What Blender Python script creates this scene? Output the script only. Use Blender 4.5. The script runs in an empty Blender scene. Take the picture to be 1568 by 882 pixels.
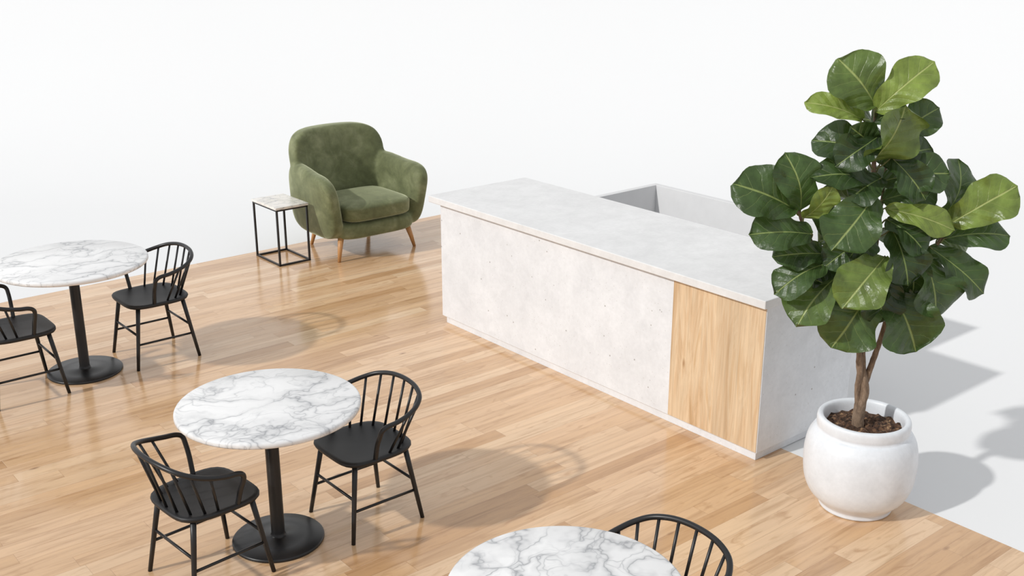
import bpy, math, random
from mathutils import Vector, Matrix, noise as mn
random.seed(7)
scene = bpy.context.scene
GA = math.radians(39.65)
CG, SG = math.cos(GA), math.sin(GA)
OX, OY = 1.412, 5.781
def G(x, y, z=0.0):
    return Vector((OX + x*CG - y*SG, OY + x*SG + y*CG, z))

# ------------------------------------------------------------ node helpers
def new_mat(name):
    m = bpy.data.materials.new(name); m.use_nodes = True
    t = m.node_tree
    return m, t, t.nodes['Principled BSDF']
def nd(t, typ, ins=None, **props):
    n = t.nodes.new(typ)
    for k, v in props.items(): setattr(n, k, v)
    if ins:
        for k, v in ins.items():
            s = n.inputs[k]
            if isinstance(v, bpy.types.NodeSocket): t.links.new(v, s)
            else: s.default_value = v
    return n
def mth(t, op, a, b=None, c=None, clamp=False):
    n = t.nodes.new('ShaderNodeMath'); n.operation = op; n.use_clamp = clamp
    for i, v in enumerate((a, b, c)):
        if v is None: continue
        if isinstance(v, bpy.types.NodeSocket): t.links.new(v, n.inputs[i])
        else: n.inputs[i].default_value = v
    return n.outputs[0]
def ramp(t, fac, stops, interp='LINEAR'):
    n = t.nodes.new('ShaderNodeValToRGB'); n.color_ramp.interpolation = interp
    cr = n.color_ramp
    while len(cr.elements) < len(stops): cr.elements.new(0.5)
    for e, (p, c) in zip(cr.elements, stops):
        e.position = p
        e.color = (c, c, c, 1) if isinstance(c, (int, float)) else (c[0], c[1], c[2], 1)
    t.links.new(fac, n.inputs[0])
    return n.outputs[0]
def mix(t, fac, a, b, blend='MIX'):
    n = t.nodes.new('ShaderNodeMix'); n.data_type = 'RGBA'; n.blend_type = blend
    for idx, v in ((0, fac), (6, a), (7, b)):
        if isinstance(v, bpy.types.NodeSocket): t.links.new(v, n.inputs[idx])
        elif idx == 0: n.inputs[0].default_value = v
        else: n.inputs[idx].default_value = (v[0], v[1], v[2], 1)
    return n.outputs[2]
def objco(t): return nd(t, 'ShaderNodeTexCoord').outputs['Object']
def scaled(t, v, s):
    return nd(t, 'ShaderNodeVectorMath', {0: v, 1: s}, operation='MULTIPLY').outputs[0]
def noise(t, v, scale, detail=4, rough=.5, dist=0):
    return nd(t, 'ShaderNodeTexNoise', {'Vector': v, 'Scale': scale, 'Detail': detail, 'Roughness': rough, 'Distortion': dist})
def bump(t, bsdf, h, s=.2, d=.01):
    b = nd(t, 'ShaderNodeBump', {'Height': h, 'Strength': s, 'Distance': d})
    t.links.new(b.outputs[0], bsdf.inputs['Normal'])

# ------------------------------------------------------------ materials
def mat_floor():
    m, t, b = new_mat('oak_plank_floor')
    co = objco(t)
    s = nd(t, 'ShaderNodeSeparateXYZ', {0: co})
    x, y = s.outputs[0], s.outputs[1]
    W, L = .108, 1.2
    yr = mth(t, 'DIVIDE', y, W); row = mth(t, 'FLOOR', yr); fy = mth(t, 'FRACT', yr)
    r1 = nd(t, 'ShaderNodeTexWhiteNoise', {'W': row}, noise_dimensions='1D').outputs['Value']
    xs = mth(t, 'ADD', mth(t, 'DIVIDE', x, L), mth(t, 'MULTIPLY', r1, 7.3))
    col = mth(t, 'FLOOR', xs); fx = mth(t, 'FRACT', xs)
    cv = nd(t, 'ShaderNodeCombineXYZ', {0: row, 1: col, 2: 0.0}).outputs[0]
    wn = nd(t, 'ShaderNodeTexWhiteNoise', {'Vector': cv}, noise_dimensions='3D')
    r2 = wn.outputs['Value']
    base = ramp(t, r2, [(0, (.53, .315, .16)), (.25, (.63, .40, .22)), (.55, (.69, .455, .27)), (.8, (.735, .52, .33)), (1, (.57, .345, .18))])
    off = nd(t, 'ShaderNodeVectorMath', {0: scaled(t, co, (1.6, 24, 1)), 1: scaled(t, wn.outputs['Color'], (40, 40, 40))}, operation='ADD').outputs[0]
    g1 = noise(t, off, 1.0, 6, .6, .7).outputs[0]
    c = mix(t, 1.0, base, ramp(t, g1, [(.25, (.72, .65, .57)), (.5, (1, 1, 1)), (.75, (1.12, 1.12, 1.10))]), 'MULTIPLY')
    off2 = nd(t, 'ShaderNodeVectorMath', {0: scaled(t, co, (3.0, 11, 1)), 1: scaled(t, wn.outputs['Color'], (30, 30, 30))}, operation='ADD').outputs[0]
    g2 = noise(t, off2, 1.3, 3, .5, 1.5).outputs[0]
    c = mix(t, mth(t, 'MULTIPLY', ramp(t, g2, [(.58, 0.0), (.76, 1.0)]), .55), c, (.40, .21, .09))
    kv = nd(t, 'ShaderNodeTexVoronoi', {'Vector': scaled(t, co, (2.2, 5.5, 1)), 'Scale': 1.0})
    pick = ramp(t, nd(t, 'ShaderNodeSeparateColor', {0: kv.outputs['Color']}).outputs[0], [(.55, 0.0), (.57, 1.0)])
    c = mix(t, mth(t, 'MULTIPLY', mth(t, 'MULTIPLY', ramp(t, kv.outputs['Distance'], [(.02, 1.0), (.085, 0.0)]), pick), .75), c, (.20, .09, .04))
    ey = mth(t, 'MINIMUM', fy, mth(t, 'SUBTRACT', 1.0, fy))
    ex = mth(t, 'MULTIPLY', mth(t, 'MINIMUM', fx, mth(t, 'SUBTRACT', 1.0, fx)), L/W)
    e = mth(t, 'MINIMUM', ex, ey)
    gap = ramp(t, e, [(.0, 1.0), (.022, 0.0)])
    c = mix(t, mth(t, 'MULTIPLY', gap, .42), c, (.30, .15, .07))
    t.links.new(c, b.inputs['Base Color'])
    rn = noise(t, co, 2.2, 3).outputs[0]
    t.links.new(ramp(t, rn, [(.3, .11), (.7, .20)]), b.inputs['Roughness'])
    b.inputs['Specular IOR Level'].default_value = .8
    hh = mth(t, 'SUBTRACT', mth(t, 'MULTIPLY', g1, .25), gap)
    bump(t, b, hh, .10, .004)
    return m
def mat_wood_panel():
    m, t, b = new_mat('oak_veneer')
    co = objco(t)
    g1 = noise(t, scaled(t, co, (12, 12, 1.2)), 1.0, 7, .62, 1.6).outputs[0]
    g2 = noise(t, scaled(t, co, (60, 60, 2.5)), 1.0, 4, .6, .2).outputs[0]
    s = nd(t, 'ShaderNodeSeparateXYZ', {0: co})
    st = nd(t, 'ShaderNodeTexWhiteNoise', {'W': mth(t, 'FLOOR', mth(t, 'DIVIDE', s.outputs[1], .17))}, noise_dimensions='1D').outputs[0]
    c = ramp(t, g1, [(.25, (.52, .33, .17)), (.42, (.66, .465, .285)), (.55, (.74, .565, .375)), (.68, (.64, .44, .255)), (.8, (.70, .51, .32))])
    c = mix(t, 1.0, c, ramp(t, g2, [(.3, .82), (.6, 1.0)]), 'MULTIPLY')
    c = mix(t, 1.0, c, ramp(t, st, [(0, .90), (1, 1.04)]), 'MULTIPLY')
    kn = nd(t, 'ShaderNodeTexVoronoi', {'Vector': scaled(t, co, (7, 7, 2.6)), 'Scale': 1.0}).outputs[0]
    c = mix(t, ramp(t, kn, [(.02, .7), (.11, 0.0)]), c, (.34, .18, .08))
    t.links.new(c, b.inputs['Base Color']); b.inputs['Roughness'].default_value = .45
    bump(t, b, g2, .08, .003)
    return m
def mat_concrete(name, base, dark, spk=True, rough=.55):
    m, t, b = new_mat(name)
    co = objco(t)
    n1 = noise(t, co, 2.6, 6, .65, .4).outputs[0]
    n2 = noise(t, co, 40, 3, .6).outputs[0]
    n3 = noise(t, co, 9, 4, .6, .5).outputs[0]
    c = mix(t, ramp(t, n1, [(.32, 0.0), (.66, 1.0)]), dark, base)
    c = mix(t, 1.0, c, ramp(t, n2, [(.3, .96), (.7, 1.02)]), 'MULTIPLY')
    c = mix(t, 1.0, c, ramp(t, n3, [(.3, .95), (.6, 1.02)]), 'MULTIPLY')
    if spk:
        for sc, th, amt, colr in ((14, .05, .8, (.30, .28, .26)), (38, .09, .45, (.42, .40, .38))):
            v = nd(t, 'ShaderNodeTexVoronoi', {'Vector': co, 'Scale': sc})
            pick = ramp(t, nd(t, 'ShaderNodeSeparateColor', {0: v.outputs['Color']}).outputs[0], [(.62, 0.0), (.64, 1.0)])
            f = mth(t, 'MULTIPLY', mth(t, 'MULTIPLY', ramp(t, v.outputs['Distance'], [(th, 1.0), (th+.05, 0.0)]), pick), amt)
            c = mix(t, f, c, colr)
    t.links.new(c, b.inputs['Base Color']); b.inputs['Roughness'].default_value = rough
    bump(t, b, n2, .05, .003)
    return m
def mat_marble(name='white_marble', warm=0.0, sc=1.0):
    m, t, b = new_mat(name)
    co = objco(t)
    oi = nd(t, 'ShaderNodeObjectInfo').outputs['Random']
    shift = nd(t, 'ShaderNodeCombineXYZ', {0: mth(t, 'MULTIPLY', oi, 13.0), 1: mth(t, 'MULTIPLY', oi, 7.0), 2: 0.0}).outputs[0]
    co = nd(t, 'ShaderNodeVectorMath', {0: co, 1: shift}, operation='ADD').outputs[0]
    nz = noise(t, co, 2.6*sc, 4, .55).outputs['Color']
    d = nd(t, 'ShaderNodeVectorMath', {0: nz, 1: (.5, .5, .5)}, operation='SUBTRACT').outputs[0]
    v1 = nd(t, 'ShaderNodeVectorMath', {0: co, 1: scaled(t, d, (.55/sc, .55/sc, .55/sc))}, operation='ADD').outputs[0]
    rot = nd(t, 'ShaderNodeMapping', {'Vector': v1, 'Rotation': (0, 0, .35), 'Scale': (.8, 1.9, 1.0)}).outputs[0]
    rot2 = nd(t, 'ShaderNodeMapping', {'Vector': v1, 'Rotation': (0, 0, -.7), 'Scale': (1.0, 1.5, 1.0)}).outputs[0]
    e1 = nd(t, 'ShaderNodeTexVoronoi', {'Vector': rot, 'Scale': 3.0*sc}, feature='DISTANCE_TO_EDGE').outputs[0]
    e2 = nd(t, 'ShaderNodeTexVoronoi', {'Vector': rot2, 'Scale': 5.4*sc}, feature='DISTANCE_TO_EDGE').outputs[0]
    e3 = nd(t, 'ShaderNodeTexVoronoi', {'Vector': rot, 'Scale': 12.0*sc}, feature='DISTANCE_TO_EDGE').outputs[0]
    mk = noise(t, co, 2.6*sc, 3).outputs[0]
    mk2 = noise(t, co, 4.3*sc, 2).outputs[0]
    mk3 = noise(t, co, 5.1*sc, 2, .5, .6).outputs[0]
    f1 = mth(t, 'MULTIPLY', ramp(t, e1, [(0, 1.0), (.012, .55), (.04, .26), (.14, 0.0)]), ramp(t, mk2, [(.34, .15), (.54, 1.0)]))
    f2 = mth(t, 'MULTIPLY', ramp(t, e2, [(0, .9), (.014, .4), (.05, .10), (.11, 0.0)]), ramp(t, mk, [(.45, .0), (.60, 1.0)]))
    f3 = mth(t, 'MULTIPLY', ramp(t, e3, [(0, .7), (.03, .2), (.08, 0.0)]), ramp(t, mk3, [(.54, .0), (.66, .8)]))
    cloud = ramp(t, noise(t, v1, 3.5*sc, 4).outputs[0], [(.35, (.81-.05*warm, .81-.10*warm, .81-.18*warm)), (.6, (.88-.05*warm, .88-.10*warm, .88-.16*warm))])
    c = mix(t, mth(t, 'MULTIPLY', f1, .85), cloud, (.27, .28, .30))
    c = mix(t, mth(t, 'MULTIPLY', f2, .70), c, (.31, .32, .34))
    c = mix(t, mth(t, 'MULTIPLY', f3, .55), c, (.38, .39, .41))
    t.links.new(c, b.inputs['Base Color']); b.inputs['Roughness'].default_value = .25
    return m
def mat_plain(name, col, rough=.5, metal=0.0, nscale=60, nb=.04, amp=1.0):
    m, t, b = new_mat(name)
    n = noise(t, objco(t), nscale, 3).outputs[0]
    c = mix(t, 1.0, col, ramp(t, n, [(.3, 1-.06*amp), (.7, 1+.04*amp)]), 'MULTIPLY')
    t.links.new(c, b.inputs['Base Color'])
    b.inputs['Roughness'].default_value = rough; b.inputs['Metallic'].default_value = metal
    if nb: bump(t, b, n, nb, .002)
    return m
def mat_velvet():
    m, t, b = new_mat('green_velvet')
    co = objco(t)
    n1 = noise(t, co, 5, 5, .6, .8).outputs[0]
    n2 = noise(t, co, 18, 4, .6).outputs[0]
    n3 = noise(t, co, 350, 2).outputs[0]
    c = ramp(t, n1, [(.3, (.088, .102, .040)), (.52, (.138, .155, .068)), (.70, (.215, .232, .120))])
    c = mix(t, 1.0, c, ramp(t, n2, [(.3, .84), (.7, 1.14)]), 'MULTIPLY')
    t.links.new(c, b.inputs['Base Color'])
    b.inputs['Roughness'].default_value = .75
    b.inputs['Sheen Weight'].default_value = .9
    b.inputs['Sheen Roughness'].default_value = .38
    b.inputs['Sheen Tint'].default_value = (.74, .77, .54, 1)
    bump(t, b, mth(t, 'ADD', n2, mth(t, 'MULTIPLY', n3, .3)), .15, .006)
    return m
def mat_leaf():
    m, t, b = new_mat('fiddle_leaf')
    uv = nd(t, 'ShaderNodeUVMap', uv_map='UVMap').outputs[0]
    s = nd(t, 'ShaderNodeSeparateXYZ', {0: uv})
    n = noise(t, objco(t), 14, 3).outputs[0]
    au = mth(t, 'ABSOLUTE', mth(t, 'SUBTRACT', mth(t, 'MULTIPLY', s.outputs[0], 2.0), 1.0))
    v = s.outputs[1]
    mid = ramp(t, au, [(.02, 1.0), (.05, 0.0)])
    ph = mth(t, 'SUBTRACT', mth(t, 'MULTIPLY', v, 6.0), mth(t, 'MULTIPLY', mth(t, 'POWER', au, .8), 1.6))
    ph = mth(t, 'ADD', ph, mth(t, 'MULTIPLY', n, .5))
    fr = mth(t, 'ABSOLUTE', mth(t, 'SUBTRACT', mth(t, 'FRACT', ph), .5))
    lat = mth(t, 'MULTIPLY', ramp(t, fr, [(.0, 1.0), (.04, 0.0)]), ramp(t, au, [(.0, 1.0), (.9, .1)]))
    vein = mth(t, 'MAXIMUM', mid, mth(t, 'MULTIPLY', lat, .65))
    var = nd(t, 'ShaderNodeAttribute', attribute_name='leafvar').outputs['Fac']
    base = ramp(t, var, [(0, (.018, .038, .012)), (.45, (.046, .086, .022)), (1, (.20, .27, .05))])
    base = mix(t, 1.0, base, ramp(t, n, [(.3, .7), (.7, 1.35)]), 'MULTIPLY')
    vc = mix(t, var, (.19, .27, .08), (.47, .52, .19))
    c = mix(t, mth(t, 'MULTIPLY', vein, .8), base, vc)
    t.links.new(c, b.inputs['Base Color'])
    t.links.new(ramp(t, n, [(.3, .30), (.7, .46)]), b.inputs['Roughness'])
    b.inputs['Specular IOR Level'].default_value = .5
    n5 = noise(t, objco(t), 30, 3).outputs[0]
    puff = mth(t, 'ADD', mth(t, 'SUBTRACT', mth(t, 'MULTIPLY', fr, 1.0), mth(t, 'MULTIPLY', vein, .5)), mth(t, 'MULTIPLY', n5, .8))
    bump(t, b, puff, .5, .012)
    tr = nd(t, 'ShaderNodeBsdfTranslucent', {'Color': mix(t, .5, c, (.20, .36, .04))})
    ms = nd(t, 'ShaderNodeMixShader', {0: .14})
    out = t.nodes['Material Output']
    t.links.new(b.outputs[0], ms.inputs[1]); t.links.new(tr.outputs[0], ms.inputs[2])
    t.links.new(ms.outputs[0], out.inputs[0])
    return m
def mat_bark():
    m, t, b = new_mat('fig_bark')
    co = objco(t)
    n = noise(t, scaled(t, co, (1, 1, .35)), 45, 5, .7).outputs[0]
    c = ramp(t, n, [(.3, (.10, .065, .045)), (.55, (.24, .165, .11)), (.75, (.40, .30, .22))])
    t.links.new(c, b.inputs['Base Color']); b.inputs['Roughness'].default_value = .8
    bump(t, b, n, .6, .01)
    return m
def mat_soil():
    m, t, b = new_mat('potting_soil')
    co = objco(t)
    n = nd(t, 'ShaderNodeTexVoronoi', {'Vector': co, 'Scale': 70.0})
    c = ramp(t, nd(t, 'ShaderNodeSeparateColor', {0: n.outputs['Color']}).outputs[0], [(0, (.035, .018, .01)), (.7, (.10, .05, .028)), (.9, (.20, .11, .06)), (1, (.35, .22, .12))])
    t.links.new(c, b.inputs['Base Color']); b.inputs['Roughness'].default_value = .95
    bump(t, b, n.outputs['Distance'], .9, .01)
    return m

M_floor = mat_floor(); M_panel = mat_wood_panel()
M_body = mat_concrete('white_terrazzo', (.785, .80, .825), (.70, .715, .74))
M_slab = mat_concrete('pale_concrete', (.78, .78, .78), (.705, .705, .705), False, .4)
M_grey = mat_plain('counter_lining', (.68, .68, .685), .6, 0, 12, .02, .4)
M_marble = mat_marble(); M_marble2 = mat_marble('beige_marble', .8, 1.6)
M_black = mat_plain('black_metal', (.011, .011, .012), .38)
M_seat = mat_plain('black_seat', (.010, .010, .011), .5)
M_velvet = mat_velvet(); M_leg = mat_plain('oak_leg', (.50, .25, .09), .45)
M_pot = mat_concrete('white_ceramic', (.79, .82, .86), (.73, .76, .80), False, .38)
M_leaf = mat_leaf(); M_bark = mat_bark(); M_soil = mat_soil()
M_stem = mat_plain('green_stem', (.16, .17, .06), .6)
M_cyc = mat_plain('white_backdrop', (.80, .805, .81), .85, 0, .25, 0, .12)

# ------------------------------------------------------------ mesh helpers
def empty(name, loc=(0, 0, 0), rot=0.0, sc=1.0):
    e = bpy.data.objects.new(name, None); scene.collection.objects.link(e)
    e.location = loc; e.rotation_euler = (0, 0, rot); e.empty_display_size = .2; e.scale = (sc, sc, sc)
    return e
class MB:
    def __init__(s): s.v = []; s.f = []; s.m = []
    def add(s, vs, fs, mi=0):
        o = len(s.v); s.v += [Vector(p) for p in vs]; s.f += [tuple(i+o for i in f) for f in fs]; s.m += [mi]*len(fs)
    def obj(s, name, mats, parent=None, smooth=True, bevel=0, angle=None):
        me = bpy.data.meshes.new(name); me.from_pydata([tuple(p) for p in s.v], [], s.f); me.update()
        if not isinstance(mats, (list, tuple)): mats = [mats]
        for mt in mats: me.materials.append(mt)
        me.polygons.foreach_set('material_index', s.m)
        me.polygons.foreach_set('use_smooth', [smooth]*len(me.polygons))
        o = bpy.data.objects.new(name, me); scene.collection.objects.link(o)
        if parent: o.parent = parent
        if bevel:
            b = o.modifiers.new('bevel', 'BEVEL'); b.width = bevel; b.segments = 3; b.limit_method = 'ANGLE'; b.angle_limit = math.radians(40)
        return o
def box(mb, x0, x1, y0, y1, z0, z1, mi=0):
    vs = [(x, y, z) for z in (z0, z1) for y in (y0, y1) for x in (x0, x1)]
    mb.add(vs, [(0, 2, 3, 1), (4, 5, 7, 6), (0, 1, 5, 4), (2, 6, 7, 3), (0, 4, 6, 2), (1, 3, 7, 5)], mi)
def catmull(pts, n=6):
    pts = [Vector(p) for p in pts]; out = []
    P = [pts[0]*2-pts[1]] + pts + [pts[-1]*2-pts[-2]]
    for i in range(1, len(P)-2):
        for k in range(n):
            t = k/n
            a, b, c, d = P[i-1], P[i], P[i+1], P[i+2]
            out.append(.5*((2*b)+(c-a)*t+(2*a-5*b+4*c-d)*t*t+(3*b-3*c+d-a)*t**3))
    out.append(pts[-1]); return out
def tube(mb, pts, r, seg=10, mi=0, r1=None, rough=0.0):
    pts = [Vector(p) for p in pts]; n = len(pts)
    T = [(pts[min(i+1, n-1)]-pts[max(i-1, 0)]).normalized() for i in range(n)]
    a = Vector((0, 0, 1)) if abs(T[0].z) < .9 else Vector((1, 0, 0))
    N = (a - T[0]*a.dot(T[0])).normalized()
    vs = []
    for i in range(n):
        N = (N - T[i]*N.dot(T[i])).normalized(); B = T[i].cross(N)
        rr = r if r1 is None else r + (r1-r)*i/(n-1)
        for k in range(seg):
            an = 2*math.pi*k/seg
            q = rr*(1+rough*(random.random()-.5))
            vs.append(pts[i]+(N*math.cos(an)+B*math.sin(an))*q)
    fs = [(i*seg+k, i*seg+(k+1) % seg, (i+1)*seg+(k+1) % seg, (i+1)*seg+k) for i in range(n-1) for k in range(seg)]
    fs.append(tuple(range(seg))[::-1]); fs.append(tuple((n-1)*seg+k for k in range(seg)))
    mb.add(vs, fs, mi)
def lathe(mb, prof, seg=64, mi=0, cx=0, cy=0):
    vs = []
    for r, z in prof:
        for k in range(seg):
            a = 2*math.pi*k/seg; vs.append((cx+r*math.cos(a), cy+r*math.sin(a), z))
    n = len(prof)
    fs = [(i*seg+k, i*seg+(k+1) % seg, (i+1)*seg+(k+1) % seg, (i+1)*seg+k) for i in range(n-1) for k in range(seg)]
    if prof[0][0] > 1e-4: fs.append(tuple(range(seg))[::-1])
    if prof[-1][0] > 1e-4: fs.append(tuple((n-1)*seg+k for k in range(seg)))
    mb.add(vs, fs, mi)
def smoothprof(p, n=5):
    return [(max(q.x, 0), q.y) for q in catmull([(a, b, 0) for a, b in p], n)]
def puffy(mb, c, h, n=4.0, res=14, fn=None, mi=0):
    """superellipsoid built from a subdivided cube"""
    idx = {}; vs = []; fs = []
    def vid(i, j, k):
        key = (i, j, k)
        if key not in idx:
            p = Vector((math.tan((2*i/res-1)*math.pi/4), math.tan((2*j/res-1)*math.pi/4), math.tan((2*k/res-1)*math.pi/4)))
            d = (abs(p.x)**n+abs(p.y)**n+abs(p.z)**n)**(1/n)
            p = p/d
            q = Vector((c[0]+p.x*h[0], c[1]+p.y*h[1], c[2]+p.z*h[2]))
            if fn: q = fn(q, p)
            idx[key] = len(vs); vs.append(q)
        return idx[key]
    for a in range(res):
        for b in range(res):
            fs.append((vid(a, b, 0), vid(a, b+1, 0), vid(a+1, b+1, 0), vid(a+1, b, 0)))
            fs.append((vid(a, b, res), vid(a+1, b, res), vid(a+1, b+1, res), vid(a, b+1, res)))
            fs.append((vid(a, 0, b), vid(a+1, 0, b), vid(a+1, 0, b+1), vid(a, 0, b+1)))
            fs.append((vid(a, res, b), vid(a, res, b+1), vid(a+1, res, b+1), vid(a+1, res, b)))
            fs.append((vid(0, a, b), vid(0, a, b+1), vid(0, a+1, b+1), vid(0, a+1, b)))
            fs.append((vid(res, a, b), vid(res, a+1, b), vid(res, a+1, b+1), vid(res, a, b+1)))
    mb.add(vs, fs, mi)

# ------------------------------------------------------------ room
def build_room():
    # wood floor (L shaped slab, local frame = plank grid)
    mb = MB()
    poly = [(-11, -7), (.26, -7), (.26, 2.9), (2.2, 2.9), (2.2, 5.73), (-11, 5.73)]
    n = len(poly)
    vs = [(x, y, -.02) for x, y in poly]+[(x, y, 0) for x, y in poly]
    fs = [tuple(range(n))[::-1], tuple(range(n, 2*n))]+[(i, (i+1) % n, n+(i+1) % n, n+i) for i in range(n)]
    mb.add(vs, fs)
    o = mb.obj('floor', M_floor, smooth=False)
    o.location = (OX, OY, 0); o.rotation_euler = (0, 0, GA)
    # seamless white studio ground + sweep up into the back wall
    y0 = 11.8; R = 6.0
    mb = MB(); mb.add([(-24, -9, -.004), (24, -9, -.004), (24, y0, -.004), (-24, y0, -.004)], [(0, 1, 2, 3)])
    mb.obj('floor_studio_white', M_cyc, smooth=True)
    mb = MB(); prof = []
    for i in range(49):
        a = math.pi/2*i/48; prof.append((y0+R*math.sin(a), -.004+R-R*math.cos(a)))
    prof.append((y0+R, 8.0))
    vs = [(x, y, z) for x in (-24, 24) for y, z in prof]; m = len(prof)
    mb.add(vs, [(i, m+i, m+i+1, i+1) for i in range(m-1)])
    mb.obj('wall_back', M_cyc, smooth=True)
build_room()

# ------------------------------------------------------------ counter
def build_counter():
    e = empty('reception_counter', G(0, 0), GA)
    mb = MB(); box(mb, 0, .88, 0, 3.06, .055, .95); mb.obj('body', M_body, e, False, .003)
    mb = MB(); box(mb, .018, .86, .018, 3.03, 0, .055); mb.obj('plinth', M_body, e, False, .002)
    mb = MB(); box(mb, -.04, .92, -.014, 3.16, .95, 1.0); mb.obj('countertop', M_slab, e, False, .005)
    mb = MB(); box(mb, -.004, .02, .004, .69, .06, .947); mb.obj('oak_panel', M_panel, e, False, .002)
    H = .97; x1 = 1.68; ya, yb = .55, 2.43; th = .05
    mb = MB()
    box(mb, .88, x1, yb-th, yb, 0, H); box(mb, x1-th, x1, ya, yb-th, 0, H); box(mb, .88, x1-th, ya, ya+th, 0, H)
    mb.obj('back_station_walls', M_grey, e, False, .003)
    mb = MB(); box(mb, .88, x1-th, ya+th, yb-th, .30, .34); mb.obj('back_station_shelf', M_grey, e, False, .002)
build_counter()

# ------------------------------------------------------------ pedestal tables
def build_table(loc, R, rb, h=.757):
    e = empty('bistro_table', loc, GA)
    mb = MB()
    th = .034
    lathe(mb, [(0, h-th)]+[(R-.012, h-th), (R-.004, h-th+.004), (R, h-th+.011), (R, h-.011), (R-.004, h-.004), (R-.012, h), (0, h)], 96)
    mb.obj('marble_top', M_marble, e, True).modifiers.new('es', 'EDGE_SPLIT').split_angle = math.radians(60)
    mb = MB()
    lathe(mb, [(0, 0), (rb-.003, 0), (rb, .004), (rb, .012), (rb-.006, .018), (rb*.6, .021), (.045, .024), (.038, .03), (.034, .045), (.034, h-th-.03), (.05, h-th-.018), (.16, h-th-.012), (.16, h-th-.0005), (0, h-th-.0005)], 64)
    mb.obj('pedestal', M_black, e, True).modifiers.new('es', 'EDGE_SPLIT').split_angle = math.radians(50)
T1 = Vector((-2.970, 7.147, 0)); T2 = Vector((-1.186, 4.948, 0)); T3 = Vector((.190, 3.375, 0))
build_table(T1, .497, .25, .808); build_table(T2, .447, .23, .755); build_table(T3, .43, .22)

# ------------------------------------------------------------ dining chairs
def build_chair(loc, rot, sc=1.0):
    e = empty('dining_chair', loc, rot, sc)
    zs = .425
    # seat
    mb = MB(); N = 48
    def outline(a, k):
        c, s = math.cos(a), math.sin(a); n = 4.2
        d = (abs(c)**n+abs(s)**n)**(1/n)
        x, y = .218*c/d, .215*s/d
        x *= 1-.10*(y/.215 > 0)*(y/.215)**2
        return x*k, y*k
    levels = [(.0, -.022), (.9, -.022), (.975, -.020), (1.0, -.010), (1.0, -.002), (.975, .004), (.9, .003), (.7, -.003), (.4, -.008), (.0, -.009)]
    vs = []
    for k, dz in levels:
        for i in range(N):
            x, y = outline(2*math.pi*i/N, max(k, .002)); vs.append((x, y, zs+dz))
    fs = [(a*N+i, a*N+(i+1) % N, (a+1)*N+(i+1) % N, (a+1)*N+i) for a in range(len(levels)-1) for i in range(N)]
    mb.add(vs, fs); mb.obj('seat', M_seat, e)
    # legs + stretchers
    mb = MB()
    def leg(sx, sy, z):
        t = z/(zs-.015)
        return Vector((sx*(.212-.052*t), sy*(.212-.062*t), z))
    for sx in (-1, 1):
        for sy in (-1, 1):
            tube(mb, [leg(sx, sy, z) for z in (.0, .14, .28, zs-.012)], .0105, 12, r1=.0145)
    for sx in (-1, 1): tube(mb, [leg(sx, -1, .165), leg(sx, 1, .165)], .0075, 8)
    tube(mb, [leg(-1, -1, .225), leg(1, -1, .225)], .0075, 8)
    tube(mb, [leg(-1, 1, .225), leg(1, 1, .225)], .0075, 8)
    mb.obj('legs', M_black, e)
    # bow rail with down-turned arm ends
    mb = MB()
    dz = -.022
    half = [(.200, -.055, zs-.01), (.232, -.060, .51), (.262, -.062, .59+dz), (.274, -.055, .625+dz), (.278, -.025, .643+dz), (.280, .03, .650+dz), (.272, .10, .664+dz), (.247, .170, .685+dz), (.196, .226, .708+dz), (.108, .260, .725+dz)]
    full = half + [(0, .271, .730+dz)] + [(-x, y, z) for x, y, z in reversed(half)]
    path = catmull(full, 6)
    tube(mb, path, .0125, 12)
    L = [0]
    for i in range(1, len(path)): L.append(L[-1]+(path[i]-path[i-1]).length)
    def at(s):
        s *= L[-1]
        for i in range(1, len(L)):
            if L[i] >= s: return path[i-1].lerp(path[i], (s-L[i-1])/(L[i]-L[i-1]))
        return path[-1]
    for k in range(9):
        f = k/8
        p = at(.255+.49*f)
        an = math.radians(-2+184*f)
        b = Vector((.186*math.cos(an), .04+.150*math.sin(an), zs-.01))
        tube(mb, [b, b.lerp(p, .5), p], .0070, 8)
    mb.obj('bow_back', M_black, e)
R90 = math.radians(90)
build_chair((-.770, 5.190, 0), GA-R90)
build_chair((-2.570, 7.465, 0), GA-R90, 1.07)
build_chair((-1.450, 4.655, 0), GA+R90+math.radians(5))
build_chair((-3.255, 6.80, 0), GA+R90, 1.06)
c3 = T3 + Vector((CG, SG, 0))*.50
build_chair((c3.x-.05, c3.y-.005, 0), GA-R90)

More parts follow.
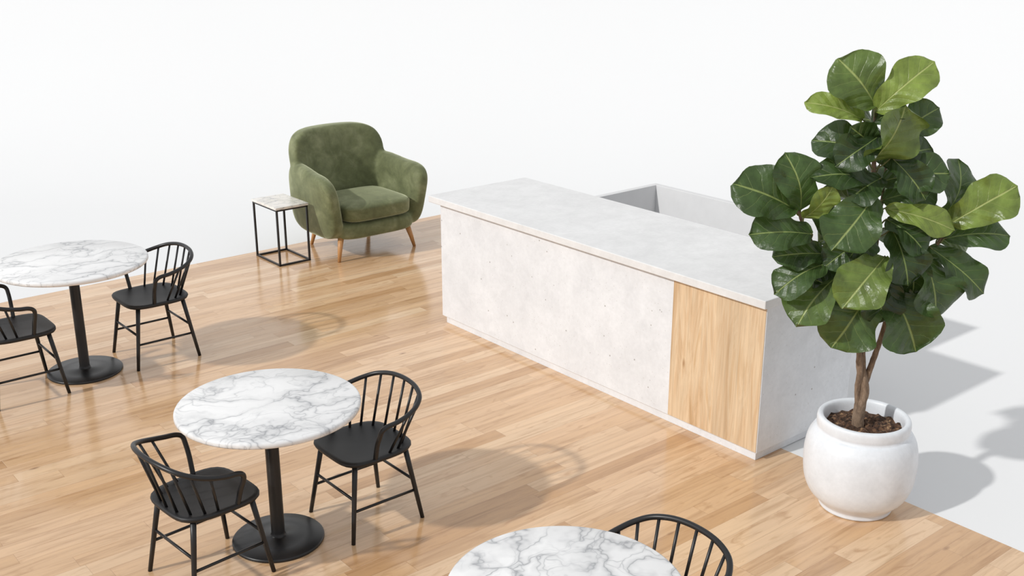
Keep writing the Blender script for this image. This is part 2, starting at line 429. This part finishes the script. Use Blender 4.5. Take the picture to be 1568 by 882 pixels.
# ------------------------------------------------------------ armchair
def build_armchair():
    e = empty('green_armchair', G(.63, 5.30), GA)
    mb = MB()
    def fb(q, p):
        x, y, z = q
        t = (z-.25)/.85
        x *= .93+.09*math.sin(max(0, min(1, t/.7))*math.pi*.5)-.04*max(0, t-.8)/.2
        y += .13*t - .15*(p.x**2)*(1-.3*t)
        z += .012*(1-p.x**2)*max(0, p.z)
        return Vector((x, y, z))
    puffy(mb, (0, .31, .645), (.485, .10, .455), 5.6, 24, fb)
    for s in (-1, 1):
        def fa(q, p, s=s):
            x, y, z = q
            t = max(0.0, (z-.2)/.6)
            fr = (.5-.5*p.y)            # 1 at the front, 0 at the back
            x += s*((.03+.075*fr)*t**1.15)
            z += .055*max(0, p.y+.2)*t
            if p.y < 0: y += .05*(1-t)*(-p.y)
            return Vector((x, y, z))
        puffy(mb, (s*.422, -.035, .49), (.084, .425, .305), 3.8, 22, fa)
    puffy(mb, (0, -.05, .27), (.43, .39, .09), 5, 16)
    o = mb.obj('upholstered_shell', M_velvet, e)
    r = o.modifiers.new('rm', 'REMESH'); r.mode = 'VOXEL'; r.voxel_size = .013; r.use_smooth_shade = True
    sm = o.modifiers.new('sm', 'SMOOTH'); sm.factor = .5; sm.iterations = 9
    mb = MB()
    def fc(q, p):
        x, y, z = q
        if p.z > 0: z += .022*(1-p.x**2)*(1-p.y**2)
        return Vector((x*(1+.02*p.y), y-.01*p.z, z))
    puffy(mb, (0, -.12, .435), (.366, .355, .088), 5.5, 22, fc)
    mb.obj('seat_cushion', M_velvet, e)
    mb = MB()
    for sx, sy, x, y in ((-1, -1, .375, .33), (1, -1, .35, .33), (-1, 1, .27, .27), (1, 1, .27, .27)):
        tube(mb, [(sx*(x+.055), sy*(y+.04), 0), (sx*(x+.03), sy*(y+.022), .11), (sx*x, sy*y, .22)], .014, 14, r1=.029)
    mb.obj('legs', M_leg, e)
build_armchair()

# ------------------------------------------------------------ side table
def build_side_table():
    e = empty('side_table', G(-.125, 5.38), GA)
    hx, hy, H, r = .165, .232, .545, .008
    mb = MB()
    for sx in (-1, 1):
        for sy in (-1, 1):
            box(mb, sx*(hx-.014)-r, sx*(hx-.014)+r, sy*(hy-.014)-r, sy*(hy-.014)+r, 0, H-.022)
    for z in (.0, H-.038):
        for s in (-1, 1):
            box(mb, -hx+.014-r, hx-.014+r, s*(hy-.014)-r*.98, s*(hy-.014)+r*.98, z+.001, z+.016)
            box(mb, s*(hx-.014)-r*.98, s*(hx-.014)+r*.98, -hy+.014-r, hy-.014+r, z+.001, z+.016)
    mb.obj('frame', M_black, e, False)
    mb = MB(); box(mb, -hx, hx, -hy, hy, H-.022, H); mb.obj('stone_top', M_marble2, e, False, .003)
build_side_table()

# ------------------------------------------------------------ fiddle leaf fig
def build_plant():
    e = empty('potted_fiddle_leaf_fig', (1.845, 5.30, 0), 0)
    mb = MB()
    out = smoothprof([(.178, .0), (.190, .006), (.192, .028), (.212, .050), (.252, .095), (.280, .165), (.290, .25), (.289, .33), (.277, .395), (.255, .437), (.238, .452)], 4)
    rim = smoothprof([(.238, .452), (.235, .462), (.238, .478), (.238, .505), (.232, .520), (.220, .524), (.208, .519), (.202, .500), (.200, .46), (.197, .40)], 4)
    lathe(mb, [(0, 0)]+out+rim[1:]+[(0, .40)], 80)
    mb.obj('ceramic_pot', M_pot, e)
    mb = MB(); vs = []; fs = []; nr, ns = 16, 64
    for i in range(nr+1):
        r = .200*i/nr
        for k in range(ns):
            a = 2*math.pi*k/ns; x, y = r*math.cos(a), r*math.sin(a)
            z = .458+.022*mn.noise(Vector((x*28, y*28, 0)))+.010*mn.noise(Vector((x*90, y*90, 3)))+.012*(1-(r/.2)**2)
            vs.append((x, y, z))
    for i in range(nr):
        for k in range(ns): fs.append((i*ns+k, (i+1)*ns+k, (i+1)*ns+(k+1) % ns, i*ns+(k+1) % ns))
    mb.add(vs, fs); mb.obj('soil', M_soil, e)
    # trunks
    paths = {
     'main': [(-.03, 0, .44), (-.033, -.005, .56), (-.022, -.01, .68), (-.045, .005, .80), (-.055, .0, .95), (-.04, .0, 1.12), (-.05, 0, 1.35), (-.075, 0, 1.62), (-.09, 0, 1.88), (-.115, 0, 2.20)],
     'left': [(-.035, -.01, .54), (-.055, -.015, .68), (-.058, -.025, .80), (-.085, -.02, .95), (-.16, -.03, 1.14), (-.30, -.05, 1.36), (-.41, -.05, 1.55), (-.45, -.05, 1.64)],
     'right': [(-.03, 0, .60), (-.008, .01, .72), (.010, -.01, .84), (.035, -.01, .95), (.07, .0, 1.10), (.17, .02, 1.30), (.27, .0, 1.46), (.31, -.02, 1.57)],
     'lowfront': [(-.05, 0, 1.0), (-.07, -.06, 1.12), (-.05, -.13, 1.22), (-.03, -.16, 1.30)],
     'back': [(-.05, 0, 1.15), (.0, .10, 1.35), (.03, .18, 1.6), (.04, .2, 1.8)],
    }
    rr = {'main': (.033, .008), 'left': (.018, .007), 'right': (.018, .007), 'lowfront': (.010, .006), 'back': (.011, .006)}
    mb = MB(); pts = []
    for k, p in paths.items():
        cp = catmull(p, 6); pts += [q for q in cp if q.z > 1.0]
        tube(mb, cp, rr[k][0], 12, r1=rr[k][1], rough=.16)
    mb.obj('trunk', M_bark, e)
    # leaves: base(x,y,z) tip(x,y,z) width brightness
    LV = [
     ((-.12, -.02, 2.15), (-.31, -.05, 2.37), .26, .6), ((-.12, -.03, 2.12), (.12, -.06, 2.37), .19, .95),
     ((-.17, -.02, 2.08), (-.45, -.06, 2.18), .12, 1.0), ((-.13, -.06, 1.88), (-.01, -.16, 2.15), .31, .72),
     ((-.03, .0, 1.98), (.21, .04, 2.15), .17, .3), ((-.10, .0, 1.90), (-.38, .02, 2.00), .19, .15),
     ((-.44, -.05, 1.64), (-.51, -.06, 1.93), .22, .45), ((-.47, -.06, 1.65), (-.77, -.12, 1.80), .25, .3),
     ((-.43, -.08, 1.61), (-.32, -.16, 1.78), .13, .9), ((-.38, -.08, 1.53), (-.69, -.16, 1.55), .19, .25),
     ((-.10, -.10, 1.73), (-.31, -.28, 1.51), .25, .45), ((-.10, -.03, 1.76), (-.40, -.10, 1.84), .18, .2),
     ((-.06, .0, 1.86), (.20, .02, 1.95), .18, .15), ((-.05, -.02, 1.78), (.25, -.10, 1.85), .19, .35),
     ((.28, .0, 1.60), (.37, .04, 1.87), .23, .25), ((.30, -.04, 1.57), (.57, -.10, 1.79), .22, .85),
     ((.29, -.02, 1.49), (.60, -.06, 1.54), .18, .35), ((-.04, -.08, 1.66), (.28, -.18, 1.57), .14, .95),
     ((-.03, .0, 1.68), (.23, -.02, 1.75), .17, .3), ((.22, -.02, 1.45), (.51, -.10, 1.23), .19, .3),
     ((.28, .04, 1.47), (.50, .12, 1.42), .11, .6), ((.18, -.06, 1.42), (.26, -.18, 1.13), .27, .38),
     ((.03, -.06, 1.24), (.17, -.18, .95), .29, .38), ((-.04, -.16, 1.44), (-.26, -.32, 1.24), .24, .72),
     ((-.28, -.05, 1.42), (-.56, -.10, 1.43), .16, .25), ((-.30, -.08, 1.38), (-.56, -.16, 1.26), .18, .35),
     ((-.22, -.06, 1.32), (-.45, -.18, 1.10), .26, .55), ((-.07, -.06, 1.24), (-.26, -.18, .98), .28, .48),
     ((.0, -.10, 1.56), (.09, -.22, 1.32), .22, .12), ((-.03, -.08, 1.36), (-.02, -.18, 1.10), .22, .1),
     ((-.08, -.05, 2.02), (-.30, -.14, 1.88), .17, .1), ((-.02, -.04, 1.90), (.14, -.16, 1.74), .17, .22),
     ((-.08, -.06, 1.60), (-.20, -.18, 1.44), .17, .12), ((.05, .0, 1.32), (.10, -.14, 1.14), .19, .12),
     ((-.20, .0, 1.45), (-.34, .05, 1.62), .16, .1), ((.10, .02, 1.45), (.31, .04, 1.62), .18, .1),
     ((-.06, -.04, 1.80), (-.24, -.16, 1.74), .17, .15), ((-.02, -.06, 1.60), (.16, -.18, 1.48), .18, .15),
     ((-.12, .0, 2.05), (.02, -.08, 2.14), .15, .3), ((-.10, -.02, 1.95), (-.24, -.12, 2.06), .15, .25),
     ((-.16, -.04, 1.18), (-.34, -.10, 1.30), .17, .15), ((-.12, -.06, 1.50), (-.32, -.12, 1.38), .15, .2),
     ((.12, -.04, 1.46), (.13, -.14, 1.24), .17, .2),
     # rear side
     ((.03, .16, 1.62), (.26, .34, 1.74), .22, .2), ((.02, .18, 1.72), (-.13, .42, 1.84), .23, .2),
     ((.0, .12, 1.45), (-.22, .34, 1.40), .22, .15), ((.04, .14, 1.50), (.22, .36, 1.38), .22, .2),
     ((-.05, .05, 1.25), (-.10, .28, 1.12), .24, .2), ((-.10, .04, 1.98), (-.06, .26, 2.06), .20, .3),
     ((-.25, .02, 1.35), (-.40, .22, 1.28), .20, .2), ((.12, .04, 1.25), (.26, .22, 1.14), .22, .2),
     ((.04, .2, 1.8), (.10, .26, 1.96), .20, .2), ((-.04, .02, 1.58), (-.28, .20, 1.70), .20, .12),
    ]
    prof = [(0, .05), (.035, .30), (.10, .50), (.22, .61), (.38, .74), (.54, .92), (.68, 1.0), (.80, .96), (.90, .76), (.965, .45), (1, .04)]
    def pf(t):
        for (a, b), (c, d) in zip(prof, prof[1:]):
            if t <= c:
                u = (t-a)/(c-a); return b+(d-b)*u
        return 0
    mb = MB(); uvs = []; cols = []
    ms = MB()
    nt, nv = 26, 6
    for B, T, W, br in LV:
        B = Vector(B); T = Vector(T); D = T-B; L = D.length; d = D/L
        back = 1 if T.y > .19 else -1
        nh = Vector((random.uniform(-.4, .4)+.2*(1 if d.x > 0 else -1), .68*back+random.uniform(-.2, .2), .58+random.uniform(-.25, .25)))
        if d.z > .5: nh.z *= .6
        nrm = (nh-d*nh.dot(d)).normalized(); s = d.cross(nrm)
        ph = random.uniform(0, 6); fold = random.uniform(.08, .42); arch = random.uniform(.03, .14); wv = random.uniform(.12, .24)
        W2 = W*.5*1.10; ed = random.uniform(-.5, .5); fq = random.uniform(9, 14)
        vs = []
        for i in range(nt+1):
            t = i/nt
            for j in range(-nv, nv+1):
                v = j/nv
                w = W2*pf(t)*(1+.06*math.sin(t*15+ph*2+(2 if v > 0 else 0)))
                p = B+d*(t*L*(1.0-.02*v*v))+s*(w*v)
                p += nrm*(arch*L*math.sin(math.pi*min(1, t*1.05)) + fold*w*abs(v)**1.3 + wv*W2*math.sin(t*fq+ph+(1.7 if v > 0 else 0))*abs(v)**2.2 - .12*L*t*t*t)
                p += s*(ed*.14*L*t*t)
                vs.append(p); uvs.append((.5+.5*v, t)); cols.append(min(1, max(0, br+random.uniform(-.02, .02))))
        K = 2*nv+1
        fs = [(i*K+j, i*K+j+1, (i+1)*K+j+1, (i+1)*K+j) for i in range(nt) for j in range(K-1)]
        mb.add(vs, fs)
        best = min(pts, key=lambda q: (q-(B-Vector((0, 0, .05)))).length)
        if (best-B).length > .004:
            midp = best.lerp(B, .5)+Vector((0, 0, -.008))
            tube(ms, catmull([best, midp, B, B+d*.02], 4), .0048, 7, r1=.0035)
    o = mb.obj('leaves', M_leaf, e)
    me = o.data
    uvl = me.uv_layers.new(name='UVMap')
    for lp in me.loops: uvl.data[lp.index].uv = uvs[lp.vertex_index]
    at = me.attributes.new('leafvar', 'FLOAT', 'POINT'); at.data.foreach_set('value', cols)
    ms.obj('petioles', M_stem, e)
build_plant()

# ------------------------------------------------------------ light, world, camera
sun = bpy.data.lights.new('sun', 'SUN'); sun.energy = 2.35; sun.angle = math.radians(1.8); sun.color = (1, .985, .955)
so = bpy.data.objects.new('sun', sun); scene.collection.objects.link(so)
so.rotation_euler = Vector((.713, .423, -.559)).to_track_quat('-Z', 'Y').to_euler(); so.location = (-6, -3, 7)
w = bpy.data.worlds.new('studio_sky'); scene.world = w; w.use_nodes = True
bg = w.node_tree.nodes['Background']; bg.inputs[0].default_value = (.97, .98, 1, 1); bg.inputs[1].default_value = .68
cam = bpy.data.cameras.new('camera'); cam.lens = 39.03; cam.sensor_width = 36; cam.clip_end = 200
co = bpy.data.objects.new('camera', cam); scene.collection.objects.link(co)
co.location = (0, 0, 3); co.rotation_euler = (math.radians(71.5), 0, 0)
scene.camera = co
scene.view_settings.view_transform = 'Standard'
